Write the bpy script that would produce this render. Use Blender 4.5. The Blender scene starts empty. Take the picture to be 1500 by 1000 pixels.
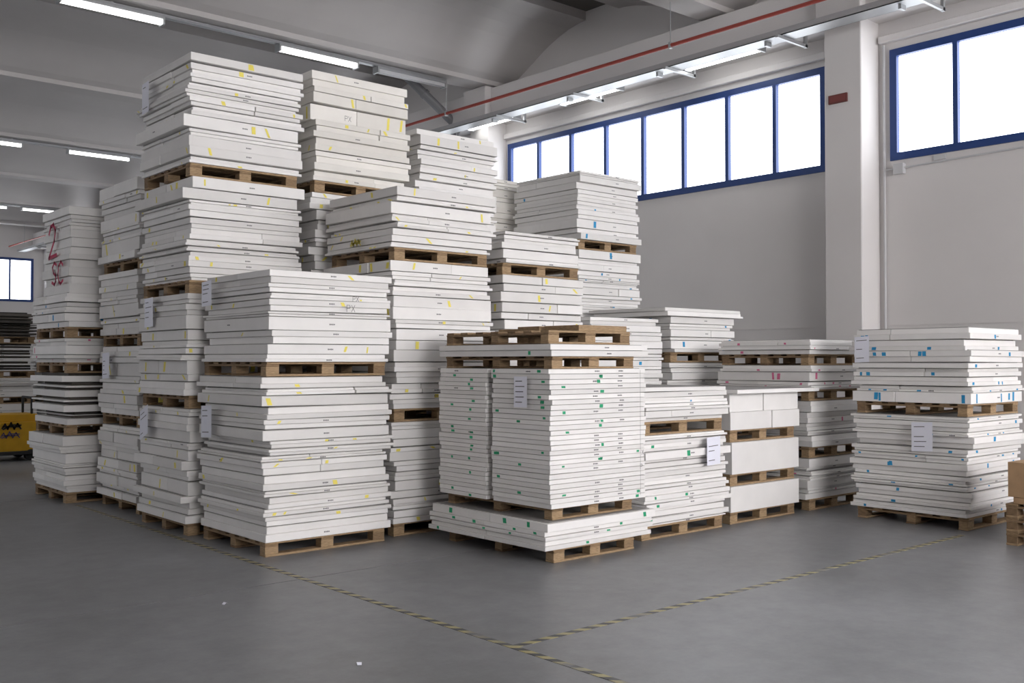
import bpy, math, random
from mathutils import Matrix, Vector
scene = bpy.context.scene
scene.view_settings.view_transform = 'Standard'
scene.view_settings.look = 'None'
COL = scene.collection

# ------------------------------------------------------------------ materials
def new_mat(name):
    m = bpy.data.materials.new(name); m.use_nodes = True
    nt = m.node_tree; b = nt.nodes['Principled BSDF']
    return m, nt, b
def simple(name, col, rough=0.7, metal=0.0, noise=0.0, scale=8.0, bump=0.0):
    m, nt, b = new_mat(name)
    b.inputs['Roughness'].default_value = rough
    b.inputs['Metallic'].default_value = metal
    b.inputs['Base Color'].default_value = (*col, 1)
    if noise > 0 or bump > 0:
        tc = nt.nodes.new('ShaderNodeTexCoord'); n = nt.nodes.new('ShaderNodeTexNoise')
        n.inputs['Scale'].default_value = scale; n.inputs['Detail'].default_value = 5
        nt.links.new(tc.outputs['Object'], n.inputs['Vector'])
        if noise > 0:
            r = nt.nodes.new('ShaderNodeValToRGB')
            r.color_ramp.elements[0].position = 0.3; r.color_ramp.elements[1].position = 0.7
            r.color_ramp.elements[0].color = (*[c * (1 - noise) for c in col], 1)
            r.color_ramp.elements[1].color = (*[min(1, c * (1 + noise)) for c in col], 1)
            nt.links.new(n.outputs['Fac'], r.inputs['Fac'])
            nt.links.new(r.outputs['Color'], b.inputs['Base Color'])
        if bump > 0:
            bp = nt.nodes.new('ShaderNodeBump'); bp.inputs['Strength'].default_value = bump
            bp.inputs['Distance'].default_value = 0.01
            nt.links.new(n.outputs['Fac'], bp.inputs['Height'])
            nt.links.new(bp.outputs['Normal'], b.inputs['Normal'])
    return m
def emis(name, col, s):
    m, nt, b = new_mat(name)
    b.inputs['Base Color'].default_value = (*col, 1)
    b.inputs['Emission Color'].default_value = (*col, 1)
    b.inputs['Emission Strength'].default_value = s
    return m
def island_mat(name, lo, hi, rough=0.8, nscale=30, stretch=(1, 1, 1), bump=0.15, namt=0.06):
    m, nt, b = new_mat(name)
    N = nt.nodes; L = nt.links
    g = N.new('ShaderNodeNewGeometry')
    r = N.new('ShaderNodeValToRGB')
    r.color_ramp.elements[0].color = (*lo, 1); r.color_ramp.elements[1].color = (*hi, 1)
    L.new(g.outputs['Random Per Island'], r.inputs['Fac'])
    tc = N.new('ShaderNodeTexCoord'); mp = N.new('ShaderNodeMapping')
    mp.inputs['Scale'].default_value = stretch
    L.new(tc.outputs['Object'], mp.inputs['Vector'])
    n = N.new('ShaderNodeTexNoise'); n.inputs['Scale'].default_value = nscale; n.inputs['Detail'].default_value = 6
    L.new(mp.outputs['Vector'], n.inputs['Vector'])
    mr = N.new('ShaderNodeMapRange'); mr.inputs['From Min'].default_value = 0.3; mr.inputs['From Max'].default_value = 0.7
    mr.inputs['To Min'].default_value = 1 - namt; mr.inputs['To Max'].default_value = 1 + namt * 0.3
    L.new(n.outputs['Fac'], mr.inputs['Value'])
    mx = N.new('ShaderNodeVectorMath'); mx.operation = 'SCALE'
    L.new(r.outputs['Color'], mx.inputs[0]); L.new(mr.outputs['Result'], mx.inputs['Scale'])
    L.new(mx.outputs['Vector'], b.inputs['Base Color'])
    if bump:
        bp = N.new('ShaderNodeBump'); bp.inputs['Strength'].default_value = bump; bp.inputs['Distance'].default_value = 0.004
        L.new(n.outputs['Fac'], bp.inputs['Height']); L.new(bp.outputs['Normal'], b.inputs['Normal'])
    b.inputs['Roughness'].default_value = rough
    return m

M_foam = island_mat('foam', (0.72, 0.705, 0.69), (0.88, 0.865, 0.85), 0.7, 5, (1, 1, 1), 0, 0.04)
M_cream = island_mat('foam_cream', (0.73, 0.705, 0.66), (0.87, 0.845, 0.80), 0.7, 5, (1, 1, 1), 0, 0.04)
M_slot_shade = simple('foam_shadow_gap', (0.30, 0.29, 0.28), 0.9)  # grey filler in the slots; joint shade is put into its colour
M_wood = island_mat('pallet_wood', (0.18, 0.11, 0.058), (0.42, 0.29, 0.165), 0.8, 12, (2, 2, 12), 0.3, 0.35)
M_ink = simple('ink', (0.12, 0.12, 0.13))
M_yel = simple('yellow_mark', (0.86, 0.74, 0.14))
M_grn = simple('green_mark', (0.02, 0.34, 0.16))
M_blu = simple('blue_mark', (0.02, 0.28, 0.55))
M_pap = simple('paper', (0.80, 0.81, 0.90), 0.5)
M_red = simple('red_ink', (0.50, 0.015, 0.08))
M_drk = island_mat('dark_board', (0.05, 0.045, 0.04), (0.16, 0.14, 0.12), 0.8)
M_pink = simple('pink_mark', (0.66, 0.16, 0.30))
M_wall = simple('wall_paint', (0.70, 0.675, 0.665), 0.9, 0, 0.03, 0.8, 0.05)
M_ceil = simple('precast_concrete', (0.54, 0.515, 0.505), 0.9, 0, 0.06, 0.6)
M_gap = simple('roof_infill', (0.14, 0.13, 0.12), 0.9)
M_gal = simple('galvanised', (0.42, 0.43, 0.44), 0.45, 0.6)
M_redp = simple('red_pipe_paint', (0.33, 0.05, 0.035), 0.5)
M_blue = simple('window_blue', (0.012, 0.045, 0.19), 0.45)
M_glass = emis('bright_sky_pane', (0.94, 0.97, 1.0), 4.5)
M_fill_west = emis('unseen_window_fill_west', (0.95, 0.97, 1.0), 4.0)  # glowing panes of unseen west windows, added to light the far end
M_fill_south = emis('unseen_window_fill_south', (1.0, 0.975, 0.97), 13.5)  # unseen windows behind the camera, added and brightened to light the stack fronts
M_lamp = emis('fluorescent_tube', (1.0, 1.0, 0.98), 5.0)
M_black = simple('black_rubber', (0.02, 0.02, 0.02))
M_machy = simple('yellow_paint', (0.62, 0.34, 0.01), 0.45, 0, 0.1, 5)
M_card = simple('cardboard', (0.42, 0.27, 0.15), 0.85, 0, 0.08, 10)
M_plas = simple('grey_plastic', (0.55, 0.55, 0.56), 0.5)

# ------------------------------------------------------------------ mesh builder
class MB:
    def __init__(s): s.v = []; s.f = []; s.m = []
    def box(s, a, b, mi=0, T=None):
        x0, y0, z0 = a; x1, y1, z1 = b
        i = len(s.v)
        P = [(x0,y0,z0),(x1,y0,z0),(x1,y1,z0),(x0,y1,z0),(x0,y0,z1),(x1,y0,z1),(x1,y1,z1),(x0,y1,z1)]
        if T: P = [tuple(T @ Vector(p)) for p in P]
        s.v += P
        for q in ((0,3,2,1),(4,5,6,7),(0,1,5,4),(1,2,6,5),(2,3,7,6),(3,0,4,7)):
            s.f.append(tuple(i + k for k in q)); s.m.append(mi)
    def quad(s, pts, mi=0, T=None):
        i = len(s.v)
        if T: pts = [tuple(T @ Vector(p)) for p in pts]
        s.v += [tuple(p) for p in pts]; s.f.append(tuple(range(i, i + len(pts)))); s.m.append(mi)
    def tube(s, p0, p1, r, mi=0, n=10):
        p0 = Vector(p0); p1 = Vector(p1); d = (p1 - p0).normalized()
        a = d.orthogonal().normalized(); b = d.cross(a); i = len(s.v)
        for p in (p0, p1):
            for k in range(n):
                t = 2 * math.pi * k / n
                s.v.append(tuple(p + a * math.cos(t) * r + b * math.sin(t) * r))
        for k in range(n):
            s.f.append((i + k, i + (k + 1) % n, i + n + (k + 1) % n, i + n + k)); s.m.append(mi)
        s.f.append(tuple(i + k for k in range(n))[::-1]); s.m.append(mi)
        s.f.append(tuple(i + n + k for k in range(n))); s.m.append(mi)
    def make(s, name, mats, loc=(0, 0, 0), bevel=0, parent=None, smooth=False, seg=1):
        me = bpy.data.meshes.new(name)
        L = Vector(loc)
        me.from_pydata([tuple(Vector(p) - L) for p in s.v], [], s.f)
        for m in mats: me.materials.append(m)
        for p, mi in zip(me.polygons, s.m):
            p.material_index = mi; p.use_smooth = smooth
        me.update()
        o = bpy.data.objects.new(name, me); COL.objects.link(o); o.location = loc
        if bevel:
            b = o.modifiers.new('bevel', 'BEVEL'); b.width = bevel; b.segments = seg
            b.limit_method = 'ANGLE'; b.angle_limit = math.radians(50)
        if parent:
            o.parent = parent; o.location = Vector(loc) - parent.location
        return o
def empty(name, loc):
    e = bpy.data.objects.new(name, None); COL.objects.link(e); e.location = loc; e.empty_display_size = .2
    return e

# ------------------------------------------------------------------ room shell
X0, X1, Y0, Y1, ZT = -9.0, 13.0, -9.0, 45.0, 8.5
SILL, HEAD = 4.34, 5.87

# floor
m, nt, b = new_mat('concrete_floor')
N = nt.nodes; L = nt.links
tc = N.new('ShaderNodeTexCoord')
n1 = N.new('ShaderNodeTexNoise'); n1.inputs['Scale'].default_value = 0.4; n1.inputs['Detail'].default_value = 8; n1.inputs['Roughness'].default_value = 0.62
n2 = N.new('ShaderNodeTexNoise'); n2.inputs['Scale'].default_value = 5; n2.inputs['Detail'].default_value = 10; n2.inputs['Roughness'].default_value = 0.75
L.new(tc.outputs['Object'], n1.inputs['Vector']); L.new(tc.outputs['Object'], n2.inputs['Vector'])
ad = N.new('ShaderNodeMath'); ad.operation = 'MULTIPLY_ADD'; ad.inputs[1].default_value = 0.6
L.new(n2.outputs['Fac'], ad.inputs[0]); L.new(n1.outputs['Fac'], ad.inputs[2])
cr = N.new('ShaderNodeValToRGB')
cr.color_ramp.elements[0].position = 0.52; cr.color_ramp.elements[0].color = (0.135, 0.137, 0.141, 1)
cr.color_ramp.elements[1].position = 1.02 if False else 1.0; cr.color_ramp.elements[1].color = (0.275, 0.28, 0.29, 1)
L.new(ad.outputs[0], cr.inputs['Fac']); L.new(cr.outputs['Color'], b.inputs['Base Color'])
rr = N.new('ShaderNodeMapRange'); rr.inputs['From Min'].default_value = .3; rr.inputs['From Max'].default_value = .7
rr.inputs['To Min'].default_value = 0.32; rr.inputs['To Max'].default_value = 0.48
L.new(n1.outputs['Fac'], rr.inputs['Value']); L.new(rr.outputs['Result'], b.inputs['Roughness'])
bp = N.new('ShaderNodeBump'); bp.inputs['Strength'].default_value = 0.08; bp.inputs['Distance'].default_value = 0.01
L.new(n2.outputs['Fac'], bp.inputs['Height']); L.new(bp.outputs['Normal'], b.inputs['Normal'])
M_floor = m
mb = MB(); mb.box((X0, Y0, -0.2), (X1 + 0.3, Y1 + 0.3, 0.0), 0)
mb.make('floor', [M_floor])
M_joint = simple('floor_joint', (0.14, 0.14, 0.14))
mb = MB()
for xj in (-3.6, 10.8): mb.box((xj - .002, Y0, 0), (xj + .002, Y1, .0012))
for yj in (-3, 6.6, 12.4, 17.5, 23, 28): mb.box((X0, yj - .0015, 0), (X1, yj + .0015, .0013))
mb.make('trim_1', [M_joint])

def window(mb, axis, a0, a1, z0, z1, n, wall, inward):
    fw, mw = 0.10, 0.065
    d0, d1 = sorted((wall - inward * 0.02 + inward * 0.05, wall - inward * 0.06))
    def bx(p0, p1, q0, q1, mi, e0=d0, e1=d1):
        if axis == 'y': mb.box((e0, p0, q0), (e1, p1, q1), mi)
        else: mb.box((p0, e0, q0), (p1, e1, q1), mi)
    bx(a0, a1, z0, z0 + fw, 0); bx(a0, a1, z1 - fw, z1, 0)
    bx(a0, a0 + fw, z0 + fw, z1 - fw, 0); bx(a1 - fw, a1, z0 + fw, z1 - fw, 0)
    w = (a1 - a0) / n
    for k in range(1, n): bx(a0 + k * w - mw / 2, a0 + k * w + mw / 2, z0 + fw, z1 - fw, 0)
    g0, g1 = sorted((wall - inward * 0.045, wall - inward * 0.055))
    bx(a0 + fw, a1 - fw, z0 + fw, z1 - fw, 1, g0, g1)

wid = [0]
def wall(name, axis, at, outward, lo, hi, spans, z0=SILL, z1=HEAD, glass=None, zt=ZT):
    mb = MB()
    t0, t1 = sorted((at, at + outward * 0.3))
    def bx(p0, p1, q0, q1):
        if axis == 'y': mb.box((t0, p0, q0), (t1, p1, q1))
        else: mb.box((p0, t0, q0), (p1, t1, q1))
    bx(lo, hi, 0, z0); bx(lo, hi, z1, zt)
    c = lo
    for (s, e, n) in spans:
        bx(c, s, z0, z1); c = e
    bx(c, hi, z0, z1)
    mb.make(name, [M_wall])
    for (s, e, n) in spans:
        wid[0] += 1
        w = MB(); window(w, axis, s, e, z0, z1, n, at, -outward)
        w.make('window_%d' % wid[0], [M_blue, glass or M_glass])

east = [(-7.6, -0.9, 8), (-0.3, 6.97, 8), (7.95, 15.0, 8), (15.7, 22.7, 8), (23.4, 30.4, 8), (31.1, 38.1, 8)]  # last three bays are hidden from view, added for their light
wall('wall_east', 'y', X1, 1, Y0, Y1, east)
wall('wall_north', 'x', Y1, 1, X0, X1, [(-8, -1.5, 7), (-1, 5.5, 7), (6.2, 12.6, 7)], 4.05, 5.87)
wall('wall_west', 'y', X0, -1, Y0, Y1, [(14, 21, 8), (22, 29, 8), (30, 37, 8)], 3.6, 5.87, M_fill_west)
wall('wall_south', 'x', Y0, -1, X0, X1, [(-0.8, 5.8, 7), (6.2, 12.6, 7)], 2.0, 5.9, M_fill_south)

for yc in (-0.6, 7.42, 15.35, 23.05, 30.75, 38.5):
    mb = MB(); mb.box((12.52, yc - 0.28, 0), (13.0, yc + 0.28, 6.3))
    mb.box((12.40, yc - 0.34, 6.3), (13.0, yc + 0.34, 6.95))
    mb.make('concrete_column', [M_wall], (12.76, yc, 0), bevel=0.012)

# precast ceiling: wing beams every 5.5 m along Y, running in X
CZ = 0.24
prof = []
half = [(0.25, 6.72), (0.27, 6.80), (0.45, 6.86), (0.7, 6.98), (1.0, 7.14), (1.3, 7.29), (1.6, 7.41), (1.9, 7.50), (2.2, 7.55), (2.34, 7.56)]
for k in range(-5, 7):
    c = 15.2 + 5.5 * k
    if c < Y0 - 3 or c > Y1 + 3: continue
    prof += [(c - 2.75, 7.72 + CZ, 1), (c - 2.35, 7.72 + CZ, 1)] + [(c - a, z + CZ, 0) for a, z in half[::-1]] + [(c + a, z + CZ, 0) for a, z in half] + [(c + 2.35, 7.72 + CZ, 1)]
prof = [p for p in prof if Y0 - 0.3 <= p[0] <= Y1 + 0.3]
mb = MB()
for a, c in zip(prof, prof[1:]):
    mb.quad([(X0, a[0], a[1]), (X1, a[0], a[1]), (X1, c[0], c[1]), (X0, c[0], c[1])], 1 if (a[2] and c[2]) else 0)
mb.quad([(X0, Y0 - .3, 8.5), (X0, Y1 + .3, 8.5), (X1, Y1 + .3, 8.5), (X1, Y0 - .3, 8.5)], 1)
mb.make('ceiling', [M_ceil, M_gap])

# wall-top gutter ledge
mb = MB(); mb.box((12.55, Y0, 6.28), (13.0, Y1, 6.42)); mb.box((12.55, Y0, 6.42), (12.63, Y1, 6.92))
mb.box((12.90, Y0, HEAD + 0.10), (13.0, 7.1, HEAD + 0.2)); mb.box((12.90, 7.75, HEAD + 0.10), (13.0, 15.05, HEAD + 0.2))
mb.make('trim_2', [M_wall], bevel=0.008)

# cable tray + brackets on east wall
mb = MB()
mb.box((11.90, Y0 + .2, 6.10), (12.20, 44.8, 6.112)); mb.box((11.90, Y0 + .2, 6.10), (11.908, 44.8, 6.19)); mb.box((12.192, Y0 + .2, 6.10), (12.20, 44.8, 6.19))
for k in range(5):
    mb.tube((11.95 + .055 * k, Y0 + .2, 6.135), (11.95 + .055 * k, 44.8, 6.135), 0.018, 0, 6)
y = -8.0
while y < 44:
    mb.box((11.82, y - .02, 6.055), (12.56, y + .02, 6.098)); mb.box((12.50, y - .02, 6.05), (12.545, y + .02, 6.28))
    mb.box((11.99, y + .28, 6.04), (12.11, y + .32, 6.10))
    y += 2.0
mb.make('cable_tray', [M_gal])
mb = MB()
mb.tube((11.6, Y0 + .2, 6.30), (11.6, 44.8, 6.30), 0.028, 0, 12)
for k in range(9):
    y = 4.2 + 5.5 * k
    if y > 44: break
    mb.box((11.57, y - .02, 6.255), (11.63, y + .02, 6.345), 1); mb.tube((11.6, y, 6.33), (11.6, y, 6.955), 0.008, 1, 6)
mb.make('sprinkler_pipe', [M_redp, M_gal])
mb = MB(); mb.tube((11.45, 16.5, 7.38), (12.6, 16.3, 6.50), .09, 0, 16); mb.tube((12.6, 16.3, 6.53), (12.72, 16.3, 0.0), .08, 0, 16)
mb.tube((11.95, 16.41, 7.0), (12.0, 16.40, 6.96), .105, 0, 16)
mb.make('rainwater_downpipe', [simple('downpipe_grey', (.22, .22, .23), .5)])

# fluorescent lamps
def lamp(x0, x1, yc, z, axis='x', lit=True):
    mb = MB()
    def bx(p0, p1, q0, q1, r0, r1, mi):
        if axis == 'x': mb.box((p0, yc + q0, z + r0), (p1, yc + q1, z + r1), mi)
        else: mb.box((yc + q0, p0, z + r0), (yc + q1, p1, z + r1), mi)
    bx(x0, x1, -.09, .09, .04, .08, 0); bx(x0, x0 + .03, -.09, .09, -.04, .04, 0); bx(x1 - .03, x1, -.09, .09, -.04, .04, 0)
    bx(x0 + .03, x1 - .03, -.055, -.01, -.02, .04, 1); bx(x0 + .03, x1 - .03, .01, .055, -.02, .04, 1)
    loc = ((x0 + x1) / 2, yc, z) if axis == 'x' else (yc, (x0 + x1) / 2, z)
    mb.make('fluorescent_lamp', [M_gal, M_lamp if lit else M_plas], loc)
LZ = 6.57 + CZ
for yc, xs in ((15.2, (-2.8, 0.9, 4.55, 8.05, 10.0)), (26.2, (-1.0, 2.0, 5.5, 8.1, 10.0)), (37.2, (1.0, 4.5, 8.0, 10.0))):
    for xx in xs: lamp(xx, xx + 1.55, yc, LZ, lit=(xx != 10.0 or yc > 16))
    mb = MB(); mb.box((X0 + .1, yc - .05, 6.655 + CZ), (11.56, yc + .05, 6.675 + CZ)); mb.box((X0 + .1, yc - .05, 6.67 + CZ), (11.56, yc - .044, 6.70 + CZ)); mb.box((X0 + .1, yc + .044, 6.67 + CZ), (11.56, yc + .05, 6.70 + CZ))
    mb.tube((X0 + .1, yc + .10, 6.69 + CZ), (11.56, yc + .10, 6.69 + CZ), .014, 0, 6)
    for k in range(14): mb.box((X0 + .8 + 1.5 * k, yc - .02, 6.675 + CZ), (X0 + .84 + 1.5 * k, yc + .02, 6.72 + CZ))
    mb.make('lamp_rail', [M_gal])
for ya in (2.6, 8.6, 11.4, 14.0): lamp(ya, ya + 1.4, 12.35, 6.15, axis='y')

# sign, conduit, junction box
mb = MB(); mb.box((12.49, 7.34, 5.16), (12.52, 7.62, 5.28)); mb.box((12.485, 7.36, 5.18), (12.49, 7.60, 5.26), 1)
mb.make('emergency_sign', [simple('sign_red', (0.16, 0.045, 0.04)), simple('sign_face', (0.20, 0.05, 0.045))])
mb = MB(); mb.tube((12.965, 7.05, 0.3), (12.965, 7.05, 5.95), .018, 0, 8); mb.tube((12.965, 6.85, 4.22), (12.965, 4.2, 4.27), .012, 0, 8)
mb.tube((12.965, 7.05, 4.22), (12.965, 6.85, 4.22), .012, 0, 8)
mb.box((12.92, 6.76, 4.14), (12.998, 6.90, 4.28)); mb.box((12.978, 6.2, 4.26), (12.998, 6.36, 4.32))
mb.make('electrical_conduit', [M_plas])
mb = MB(); mb.box((12.985, Y0, 2.08), (13.0, 7.14, 2.10)); mb.box((12.985, 7.70, 2.08), (13.0, 15.07, 2.10)); mb.make('trim_3', [M_wall])

# hazard tape
def tape(name, a, b):
    m, nt, bs = new_mat('hazard_tape_' + name); N = nt.nodes; L = nt.links
    tc = N.new('ShaderNodeTexCoord'); w = N.new('ShaderNodeTexWave'); w.bands_direction = 'DIAGONAL'
    w.inputs['Scale'].default_value = 4.6; L.new(tc.outputs['Object'], w.inputs['Vector'])
    r = N.new('ShaderNodeValToRGB'); r.color_ramp.interpolation = 'CONSTANT'
    r.color_ramp.elements[0].color = (0.06, 0.06, 0.062, 1); r.color_ramp.elements[1].position = 0.5
    r.color_ramp.elements[1].color = (0.42, 0.37, 0.19, 1); L.new(w.outputs['Fac'], r.inputs['Fac'])
    n = N.new('ShaderNodeTexNoise'); n.inputs['Scale'].default_value = 3.0; n.inputs['Detail'].default_value = 6
    L.new(tc.outputs['Object'], n.inputs['Vector'])
    rr = N.new('ShaderNodeValToRGB'); rr.color_ramp.elements[0].position = .54; rr.color_ramp.elements[1].position = .68
    L.new(n.outputs['Fac'], rr.inputs['Fac'])
    mx = N.new('ShaderNodeMixRGB'); L.new(rr.outputs['Color'], mx.inputs['Fac']); L.new(r.outputs['Color'], mx.inputs['Color1'])
    mx.inputs['Color2'].default_value = (0.20, 0.20, 0.20, 1); L.new(mx.outputs['Color'], bs.inputs['Base Color'])
    mb = MB(); mb.box(a, b); mb.make('hazard_tape', [m])
tape('a', (3.70, 0.5, 0), (3.75, 11.6, .002)); tape('b', (3.75, 4.24, 0), (9.2, 4.29, .002))

# ------------------------------------------------------------------ pallets
def pallet(x0, x1, y0, y1, z, h=0.13, name='wooden_pallet', parent=None):
    rnd = random.Random(int((x0 * 7 + y0 * 13 + z * 29) * 100))
    mb = MB(); w = x1 - x0; d = y1 - y0
    tb = h * 0.16; ts = h * 0.16; bb = h * 0.16
    for k in range(3):
        yy = y0 + k * (d - .10) / 2
        mb.box((x0, yy, z), (x1, yy + .10, z + bb))
        for j in range(3):
            xx = x0 + j * (w - .12) / 2
            mb.box((xx, yy + .004, z + bb), (xx + .12, yy + .096, z + h - tb - ts))
    for j in range(3):
        xx = x0 + j * (w - .12) / 2
        mb.box((xx, y0, z + h - tb - ts), (xx + .12, y1, z + h - tb))
    n = 7
    for k in range(n):
        yy = y0 + k * (d - .10) / (n - 1)
        e = rnd.uniform(-.008, .008)
        mb.box((x0 + e, yy, z + h - tb), (x1 + e, yy + .10, z + h))
    return mb.make(name, [M_wood], ((x0 + x1) / 2, (y0 + y1) / 2, z), bevel=0.003, parent=parent)

# ------------------------------------------------------------------ lettering strokes
GL = {'P': [[(0,0),(0,1),(.5,1),(.6,.75),(.5,.5),(0,.5)]], 'X': [[(0,0),(.6,1)],[(0,1),(.6,0)]],
      '2': [[(0,.75),(.15,.95),(.4,1),(.6,.8),(.5,.5),(0,0),(.7,.05)]], 'S': [[(.6,.9),(.3,1),(.05,.8),(.2,.55),(.5,.4),(.55,.15),(.35,0),(0,.1)]],
      'C': [[(.65,.85),(.4,1),(.1,.8),(0,.45),(.15,.08),(.4,0),(.7,.12)]], '~': [[(0,.2),(.25,.6),(.5,.1),(.8,.7),(1.1,.1),(1.4,.6),(1.7,.1)], [(.1,.35),(1.6,.3)], [(.1,.1),(.9,.5),(1.7,.45)]]}
def write(mb, face, px, py, z, text, size, mi, sw=0.006):
    c = 0.0
    for ch in text:
        for pl in GL.get(ch, []):
            for p, q in zip(pl, pl[1:]):
                a = Vector((c + p[0] * size, p[1] * size)); b = Vector((c + q[0] * size, q[1] * size))
                d = (b - a).normalized(); n = Vector((-d.y, d.x)) * sw
                P = [a - n - d * sw, b - n + d * sw, b + n + d * sw, a + n - d * sw]
                if face == 'y': mb.quad([(px + t.x, py, z + t.y) for t in P], mi)
                else: mb.quad([(px, py - t.x, z + t.y) for t in P], mi)
        c += size * 0.85
def paper(mb, face, px, py, z, w=.21, h=.28, tilt=.05, seed=0):
    r = random.Random(seed + int(z * 100))
    def Q(a, b, c, d, mi, off):
        if face == 'y': mb.quad([(px + a, py - off, z + c + a * tilt), (px + b, py - off, z + c + b * tilt), (px + b, py - off, z + d + b * tilt), (px + a, py - off, z + d + a * tilt)], mi)
        else: mb.quad([(px - off, py - a, z + c + a * tilt), (px - off, py - b, z + c + b * tilt), (px - off, py - b, z + d + b * tilt), (px - off, py - a, z + d + a * tilt)], mi)
    Q(0, w, 0, h, 5, 0)
    for k in range(5):
        if r.random() < .75:
            zz = h * (.85 - k * .17); Q(w * .12, w * r.uniform(.3, .85), zz - .004, zz + .003, 1, .001)

# ------------------------------------------------------------------ foam stacks
MATS = [M_foam, M_ink, M_yel, M_grn, M_blu, M_pap, M_red, M_drk, M_pink, M_cream, M_slot_shade]
CM = {'y': 2, 'g': 3, 'b': 4, 'p': 8}
MW = {'y': (.014, .045), 'g': (.024, .046), 'b': (.022, .048), 'p': (.02, .045)}
def foam(x0, x1, y0, y1, z0, z1, t=.09, tv=.48, jit=.016, sy=.35, sx=.1, mark=None, pm=.35, prints=True, col=0, lap=.6, seed=0, extra=None, gap=0, name='foam_boards', marksx=None, parent=None, pcol=None, slot=.006, big=.2, bev=None):
    r = random.Random(seed * 977 + int(x0 * 100) + int(z0 * 1000))
    mb = MB(); H = z1 - z0
    ts = []
    while sum(ts) < H - t * .4: ts.append(t * r.uniform(1 - tv, 1 + tv))
    k = H / sum(ts); ts = [q * k for q in ts]
    pcx = x0 + (x1 - x0) * r.uniform(.42, .58)
    pc = [x0 + (x1 - x0) * q for q in pcol] if pcol else [pcx]
    zc = z0; sy_keep = None; keep = 0
    slot = min(slot, t * .085)
    sag = .0028 if jit > .008 else .0006
    for li, th in enumerate(ts):
        dx = max(-.03, min(.03, r.gauss(0, jit))); dy = max(-.03, min(.03, r.gauss(0, jit)))
        if jit > .008 and r.random() < big: dx += r.choice((-1, 1)) * r.uniform(.01, .03)
        if jit > .008 and r.random() < big: dy += r.choice((-1, 1)) * r.uniform(.01, .03)
        ry = [(y0, y1)]; rx = [(x0, x1)]
        if r.random() < sy:
            if keep <= 0: sy_keep = y0 + (y1 - y0) * r.uniform(.3, .7); keep = r.randint(1, 3)
            ry = [(y0, sy_keep), (sy_keep, y1)]
        keep -= 1
        if r.random() < sx:
            c = x0 + (x1 - x0) * r.uniform(.3, .7); rx = [(x0, c), (c, x1)]
        cx, cy = (x0 + x1) / 2, (y0 + y1) / 2
        # slight sag / tilt of each sheet about its own height, except the lowest one on the pallet
        sg = 0 if li == 0 else sag
        T = Matrix.Translation((cx + dx, cy + dy, zc)) @ Matrix.Rotation(r.gauss(0, .006), 4, 'Z') @ Matrix.Rotation(max(-.006, min(.006, r.gauss(0, sg))), 4, 'X') @ Matrix.Rotation(max(-.006, min(.006, r.gauss(0, sg))), 4, 'Y') @ Matrix.Translation((0, 0, -zc))
        zt = zc + th - gap - slot
        typ = r.random(); s = .021
        if typ < lap / 2: i0, i1 = s, 0
        elif typ < lap: i0, i1 = 0, s
        else: i0 = i1 = 0
        zm = zc + (zt - zc) * r.uniform(.42, .58)
        if i0 == i1: za, zb = zc + .005, zt - .005
        elif i0 == 0: za, zb = zc + .004, zm - .002
        else: za, zb = zm + .002, zt - .004
        for (a, b) in rx:
            for (c, d) in ry:
                ga, gb = (r.uniform(-.008, .008) if a == x0 else .0025), (r.uniform(-.008, .008) if b == x1 else .0025)
                gc, gd = (r.uniform(-.008, .008) if c == y0 else .0025), (r.uniform(-.008, .008) if d == y1 else .0025)
                A, B, C, D = a - cx + ga, b - cx - gb, c - cy + gc, d - cy - gd
                oa, ob, oc, od = (a == x0), (b == x1), (c == y0), (d == y1)
                def bx(ins, q0, q1):
                    mb.box((A + ins * oa, C + ins * oc, q0), (B - ins * ob, D - ins * od, q1), col, T)
                if i0 == i1: bx(0, zc, zt)
                else: bx(i0, zc, zm); bx(i1, zm, zt)
                e = .0015
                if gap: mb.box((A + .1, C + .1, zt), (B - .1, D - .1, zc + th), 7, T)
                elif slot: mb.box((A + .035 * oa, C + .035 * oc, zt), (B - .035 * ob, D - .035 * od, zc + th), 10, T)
                def prt(fx, p, zz):
                    for q in range(4):
                        hh = .005 if q % 2 else .006
                        a_, b_ = p + q * .014, p + q * .014 + .010
                        if fx: mb.quad([(A - e, a_, zz - hh), (A - e, b_, zz - hh), (A - e, b_, zz + hh), (A - e, a_, zz + hh)], 1, T)
                        else: mb.quad([(a_, C - e, zz - hh), (b_, C - e, zz - hh), (b_, C - e, zz + hh), (a_, C - e, zz + hh)], 1, T)
                if prints and oc and r.random() < .8:
                    for pp in pc:
                        if a + .05 <= pp <= b - .1 and r.random() < .85: prt(False, pp - cx + r.gauss(0, .006), (za + zb) / 2)
                if prints and oa and r.random() < .10: prt(True, C + (D - C) * r.uniform(.2, .7), (za + zb) / 2)
                if mark:
                    mi = CM[mark]
                    def mk(fx):
                        lo, hi = (C, D) if fx else (A, B)
                        p = lo + (hi - lo) * r.uniform(.04, .93) if not marksx else lo + (hi - lo) * r.choice(marksx) + r.gauss(0, .015)
                        w = r.uniform(*MW[mark]); hh = zb - za
                        z_a = za + hh * r.uniform(0, .2); z_b = zb - hh * r.uniform(0, .2); sl = r.uniform(-.006, .006)
                        if mark == 'y': sl = r.uniform(-.06, .06) if r.random() < .35 else r.uniform(-.02, .02)
                        P = [(p, z_a), (p + w, z_a), (p + w + sl, z_b), (p + sl, z_b)]
                        mb.quad([((A - e, u, z) if fx else (u, C - e, z)) for u, z in P], mi, T)
                    for fx, ok in ((False, oc), (True, oa)):
                        if ok and r.random() < pm: mk(fx)
                        if ok and r.random() < pm * .5: mk(fx)
        zc += th
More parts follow.
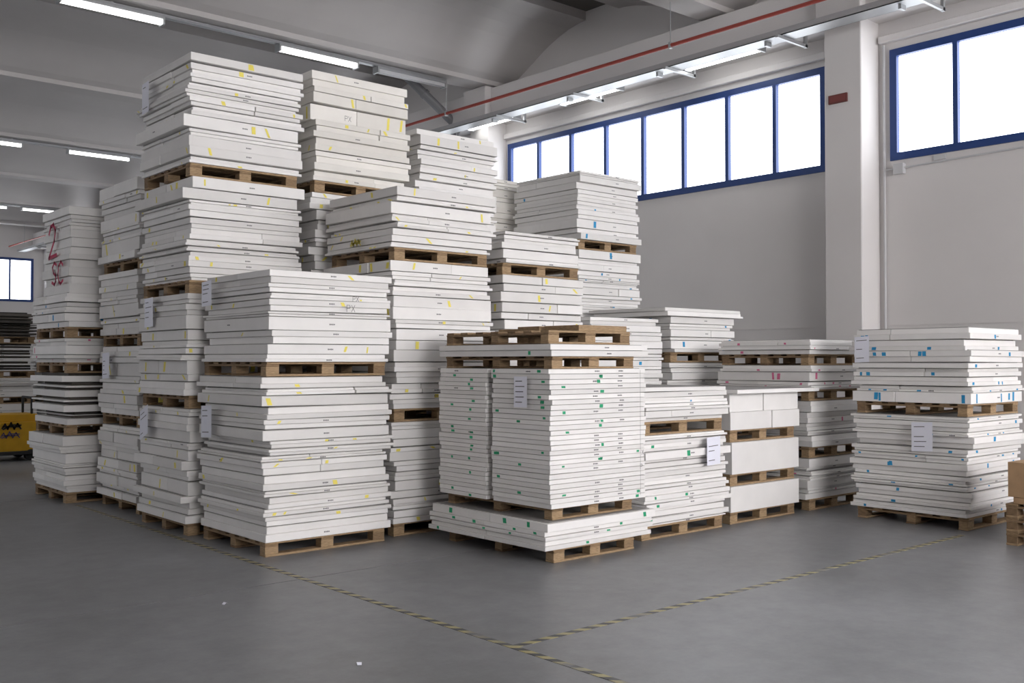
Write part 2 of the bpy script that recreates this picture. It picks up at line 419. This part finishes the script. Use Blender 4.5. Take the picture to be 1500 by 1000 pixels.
    if extra:
        for ex in extra:
            if ex[0] == 'paper': paper(mb, ex[1], ex[2], ex[3], ex[4], *ex[5:])
            elif ex[0] == 'text': write(mb, ex[1], ex[2], ex[3], ex[4], ex[5], ex[6], ex[7], ex[8] if len(ex) > 8 else .006)
            elif ex[0] == 'line': mb.quad([(ex[1], ex[2], ex[3]), (ex[1] + .003, ex[2], ex[3]), (ex[1] + .003, ex[2], ex[4]), (ex[1], ex[2], ex[4])], 1)
    return mb.make(name, MATS, ((x0 + x1) / 2, (y0 + y1) / 2, z0), bevel=bev or min(.005, t * .08), parent=parent, seg=3 if bev else 1)

PH = 0.12
def column(x0, x1, y0, y1, lv, ov=.03, ph=PH):
    par = empty('palletized_foam_board_stack', ((x0 + x1) / 2, (y0 + y1) / 2, 0))
    z = 0
    for i, it in enumerate(lv):
        if it == 'p':
            pallet(x0 + ov, x1 - ov, y0 + ov, y1 - ov, z, ph, name='pallet', parent=par); z += ph
        else:
            kw = dict(it[1]); o = kw.pop('off', (0, 0, 0, 0))
            foam(x0 + o[0], x1 + o[1], y0 + o[2], y1 + o[3], z, it[0], seed=i + 1, parent=par, **kw); z = it[0]
    return par

Y_ = dict(mark='y', pm=.4)
B2 = dict(mark='y', pm=.48)
# front centre
column(3.86, 5.08, 7.48, 8.72, ['p', (1.47, dict(t=.092, sy=.15, sx=.08, lap=.9, jit=.016, slot=.008, extra=[('paper', 'x', 3.80, 8.55, .92)], **Y_)), 'p',
    (2.35, dict(t=.078, sy=.4, sx=.05, lap=.8, off=(.03, 0, 0, 0), extra=[('paper', 'x', 3.83, 8.62, 2.08, .2, .22), ('text', 'y', 4.60, 7.425, 2.02, 'PX', .055, 1, .0024), ('text', 'y', 4.66, 7.425, 2.11, 'PX', .04, 1, .002)], **Y_))])
# four-high tower behind
column(3.80, 4.96, 8.86, 10.02, ['p', (1.16, dict(t=.10, sy=.7, extra=[('paper', 'x', 3.75, 9.85, .82, .2, .28, .4)], **B2)), 'p', (2.22, dict(t=.09, sy=.7, extra=[('paper', 'x', 3.75, 9.75, 1.92)], **B2)), 'p',
    (3.30, dict(t=.085, sy=.65, **B2)), 'p', (4.43, dict(t=.085, sy=.6, extra=[('paper', 'x', 3.75, 9.85, 4.02, .17, .3)], **B2))])
column(3.95, 5.05, 10.42, 11.58, ['p', (.90, dict(t=.10, sy=.7, **B2)), 'p', (1.76, dict(t=.10, sy=.6, extra=[('paper', 'x', 3.90, 11.35, 1.4)], **B2)), 'p', (2.56, dict(t=.10, sy=.6, **B2)), 'p', (3.52, dict(t=.11, sy=.6, **B2))])
# far left
column(3.64, 4.8, 11.78, 12.98, ['p', (.76, dict(t=.09, sy=.2)), 'p', (1.46, dict(t=.085, gap=.03, sy=.1, lap=0)), 'p', (1.86, dict(t=.07, sy=.3, mark='p', pm=.5)), 'p', (2.36, dict(t=.07, mark='b', pm=.5)),
    (3.35, dict(t=.13, sy=.5, jit=.006, off=(.04, 0, 0.02, -.22), extra=[('text', 'x', 3.66, 12.46, 2.80, '2', .38, 6, .022), ('text', 'x', 3.66, 12.34, 2.48, 'SC', .25, 6, .017)]))])
column(4.2, 5.4, 19.0, 20.2, ['p', (.85, dict(t=.09)), 'p', (1.30, dict(t=.08)), 'p', (1.90, dict(t=.07, gap=.03, col=0, lap=0)), 'p', (2.45, dict(t=.06, col=7, gap=.02, lap=0))])
column(5.6, 6.8, 19.0, 20.2, ['p', (.85, dict(t=.09)), 'p', (1.75, dict(t=.08))])
column(5.12, 6.28, 8.90, 10.02, ['p', (1.1, dict(t=.09)), 'p', (2.2, dict(t=.09)), 'p', (3.30, dict(t=.10, sy=.5, **B2)), 'p', (4.53, dict(t=.11, sy=.4, sx=.4, col=9, mark='y', pm=.5, extra=[('text', 'y', 5.45, 8.845, 4.05, 'PX', .05, 1, .002)]))])
column(5.20, 6.36, 7.60, 8.76, ['p', (1.04, dict(t=.065, lap=.2, mark='y', pm=.4)), 'p', (2.52, dict(t=.08, sy=.3, sx=.12, **B2)), 'p', (3.20, dict(t=.075, sy=.4, sx=.15, off=(0, .02, 0, 0), mark='y', pm=.55, extra=[('text', 'x', 5.15, 8.25, 2.68, '~', .10, 2, .008)]))])
column(6.42, 7.52, 8.9, 10.0, ['p', (1.1, dict(t=.09)), 'p', (2.2, dict(t=.09)), 'p', (3.0, dict(t=.09)), (4.14, dict(t=.085, sx=.15, mark='y', pm=.4))])
column(8.86, 10.0, 8.9, 10.1, ['p', (.9, dict(t=.09)), 'p', (1.9, dict(t=.09)), 'p', (3.0, dict(t=.08, mark='b', pm=.2)), 'p', (3.98, dict(t=.08, sy=.5, mark='b', pm=.15))])
column(7.62, 8.74, 8.95, 10.05, ['p', (.9, dict(t=.09)), 'p', (1.9, dict(t=.09)), 'p', (2.6, dict(t=.08))])
column(8.25, 9.4, 10.3, 11.4, ['p', (1.0, dict(t=.09)), 'p', (2.2, dict(t=.09)), 'p', (4.05, dict(t=.12, col=9, sy=.3))])
column(6.50, 7.62, 7.60, 8.74, ['p', (.9, dict(t=.08)), 'p', (1.85, dict(t=.08)), (2.46, dict(t=.10, sx=.8, sy=.4, jit=.028, mark='y', pm=.35, lap=0, slot=.01)), 'p', (2.90, dict(t=.065, off=(.02, -.05, 0, 0), mark='b', pm=.15))])
column(7.78, 8.92, 7.6, 8.74, ['p', (.9, dict(t=.06)), 'p', (2.08, dict(t=.06, lap=.2, mark='b', pm=.15))])
column(9.08, 10.28, 7.6, 8.72, ['p', (.7, dict(t=.08)), 'p', (1.58, dict(t=.07)), 'p', (2.12, dict(t=.08, sx=.3, mark='b', pm=.25)), (2.22, dict(t=.05, jit=.03, off=(-.12, .1, -.05, .05), prints=False))])
column(6.72, 7.94, 5.96, 7.12, ['p', (.93, dict(t=.05, lap=.1, sy=.1, sx=.02, mark='g', pm=.25, extra=[('paper', 'y', 7.55, 5.89, .62, .2, .26)])), 'p', (1.36, dict(t=.05, sx=.1, lap=.2, mark='b', pm=.08))])
# smooth solid blocks
SB = dict(lap=0, jit=.004, prints=False, sy=0, bev=.02, slot=.002, tv=.05)
column(8.06, 9.22, 6.0, 7.12, ['p', (.37, dict(t=.25, sx=0, **SB)), 'p', (.80, dict(t=.31, sx=0, **SB)), 'p', (1.28, dict(t=.18, sx=1, **SB)),
    (1.32, dict(t=.04, off=(-.08, .2, -.1, .1), lap=0, sy=0, sx=0, prints=False))])
column(9.44, 10.5, 6.0, 7.2, ['p', (.56, dict(t=.07, jit=.02, mark='p', pm=.12)), 'p', (1.17, dict(t=.085, lap=1, mark='p', pm=.15)), 'p', (1.55, dict(t=.07, mark='p', pm=.6)), 'p', (1.83, dict(t=.05, sy=.8, mark='p', pm=.4))])
column(9.44, 10.62, 4.30, 5.50, ['p', (1.07, dict(t=.08, sy=.15, lap=.9, slot=.008, mark='b', pm=.85, marksx=(.12, .35, .62, .85), extra=[('paper', 'x', 9.38, 4.84, .72)])), 'p', (1.92, dict(t=.09, sy=.5, mark='b', pm=.9, slot=.007, extra=[('paper', 'x', 9.38, 5.44, 1.58, .16, .26)]))])
# filler towers further back
column(5.2, 6.3, 10.3, 11.4, ['p', (1.1, dict(t=.09)), 'p', (2.2, dict(t=.09)), 'p', (3.2, dict(t=.09))])
column(6.5, 7.7, 10.3, 11.4, ['p', (1.1, dict(t=.09)), 'p', (2.2, dict(t=.09)), 'p', (3.2, dict(t=.09))])

# front green-marked load made of two narrow piles
par = empty('palletized_foam_board_stack', (6.0, 6.5, 0))
ax0, ax1, ay0, ay1 = 5.44, 6.56, 5.78, 7.26
pallet(5.50, 6.44, 5.80, 7.16, 0, .11, 'pallet', par)
foam(5.40, 6.66, 5.76, 7.28, .11, .33, t=.055, jit=.02, sy=.5, lap=.2, seed=5, mark='g', pm=.9, parent=par)
pallet(5.52, 6.46, 5.84, 7.2, .33, .10, 'pallet', par)
foam(ax0, ax1, ay0, 6.49, .43, 1.535, t=.039, tv=.1, jit=.004, sy=0, sx=0, lap=0, seed=2, mark='g', pm=.45, marksx=(.12, .5, .88), pcol=(.44, .70), slot=.0035, parent=par,
     extra=[('paper', 'x', 5.42, 6.19, 1.22, .16, .25, .02), ('line', 6.47, 5.755, .46, 1.52), ('text', 'y', 6.49, 5.755, .80, 'X', .04, 1, .002), ('text', 'y', 6.47, 5.755, .68, 'P', .04, 1, .002)])
foam(ax0, ax1 - .3, 6.56, 7.22, .43, 1.535, t=.039, tv=.1, jit=.004, sy=0, sx=0, lap=0, seed=8, mark='g', pm=.45, marksx=(.3, .7), slot=.0035, parent=par)
pallet(5.50, 6.46, 5.82, 7.20, 1.535, .10, 'pallet', par)
foam(5.44, 6.60, 5.80, 7.24, 1.635, 1.735, t=.05, jit=.008, sy=0, sx=0, lap=0, seed=4, mark='g', pm=.6, parent=par)
pallet(5.50, 6.46, 5.86, 7.2, 1.735, .11)
mb = MB(); mb.box((5.86, 5.88, 1.8455), (6.44, 6.30, 1.895)); mb.box((5.84, 6.34, 1.8455), (6.46, 6.62, 1.895)); mb.box((5.90, 6.68, 1.8455), (6.40, 6.95, 1.88))
mb.make('wooden_board_pile', [M_wood], (6.15, 6.4, 1.845), bevel=.003)

# right edge: pallets with cardboard box
for k in range(3): pallet(9.02, 10.1, 2.75, 3.80, .12 * k, .12)
mb = MB(); mb.box((9.03, 2.9, .361), (9.7, 3.74, .42)); mb.make('cardboard_sheet', [M_card], (9.4, 3.3, .36), bevel=.004)
mb = MB(); mb.box((9.02, 3.0, .42), (9.62, 3.78, .72), 0)
mb.box((9.015, 3.35, .42), (9.02, 3.41, .72), 1); mb.box((9.02, 3.35, .72), (9.62, 3.41, .723), 1)
mb.make('cardboard_box', [M_card, simple('packing_tape', (.5, .38, .24), .3)], (9.3, 3.4, .42), bevel=.006)

# yellow floor machine far left
mb = MB(); ox = -.32
mb.box((4.3 + ox, 17.3, .14), (5.35 + ox, 18.1, .62), 0); mb.box((4.38 + ox, 17.38, .62), (5.27 + ox, 18.02, .74), 0)
mb.box((4.25 + ox, 17.25, .10), (5.4 + ox, 18.15, .16), 1); write(mb, 'y', 4.72 + ox, 17.28, .50, '~', .16, 1, .012); write(mb, 'y', 4.70 + ox, 17.28, .36, '~', .16, 2, .008)
mb.box((4.32 + ox, 17.285, .48), (4.62 + ox, 17.30, .6), 3)
for xx in (4.5 + ox, 5.15 + ox):
    for yy in (17.32, 18.0): mb.tube((xx, yy - .03, .09), (xx, yy + .07, .09), .09, 1, 16)
a = 5.2 + ox
mb.tube((a, 17.45, .74), (a, 17.45, 1.0), .02, 1); mb.tube((a, 17.95, .74), (a, 17.95, 1.0), .02, 1); mb.tube((a, 17.43, 1.0), (a, 17.97, 1.0), .02, 1)
mb.make('yellow_floor_sweeper', [M_machy, M_black, simple('decal_dark', (.12, .1, .2)), M_redp], (4.5, 17.7, 0), bevel=.02)

# paper scraps
for (sx_, sy_, a_) in ((2.95, 6.25, .3), (2.9, 4.55, 1.1)):
    mb = MB(); c, s = math.cos(a_) * .6, math.sin(a_) * .6
    pts = [(-.03, -.02, .002), (0, -.024, .012), (.032, -.016, .003), (.028, .02, .004), (0, .022, .014), (-.03, .018, .003)]
    P = [(sx_ + x * c - y * s, sy_ + x * s + y * c, z) for x, y, z in pts]
    mb.quad([P[0], P[1], P[4], P[5]]); mb.quad([P[1], P[2], P[3], P[4]])
    mb.make('paper_scrap', [M_pap], (sx_, sy_, 0))

# ------------------------------------------------------------------ world & camera
w = bpy.data.worlds.new('world'); scene.world = w; w.use_nodes = True
w.node_tree.nodes['Background'].inputs['Color'].default_value = (.8, .88, 1, 1)
w.node_tree.nodes['Background'].inputs['Strength'].default_value = 1.0
cam = bpy.data.cameras.new('camera'); co = bpy.data.objects.new('camera', cam); COL.objects.link(co)
cam.sensor_width = 36; cam.lens = 35.4; cam.clip_end = 200
co.location = (0, 0, 1.6); co.rotation_euler = (math.radians(91.09), 0, math.radians(-41.1))
scene.camera = co
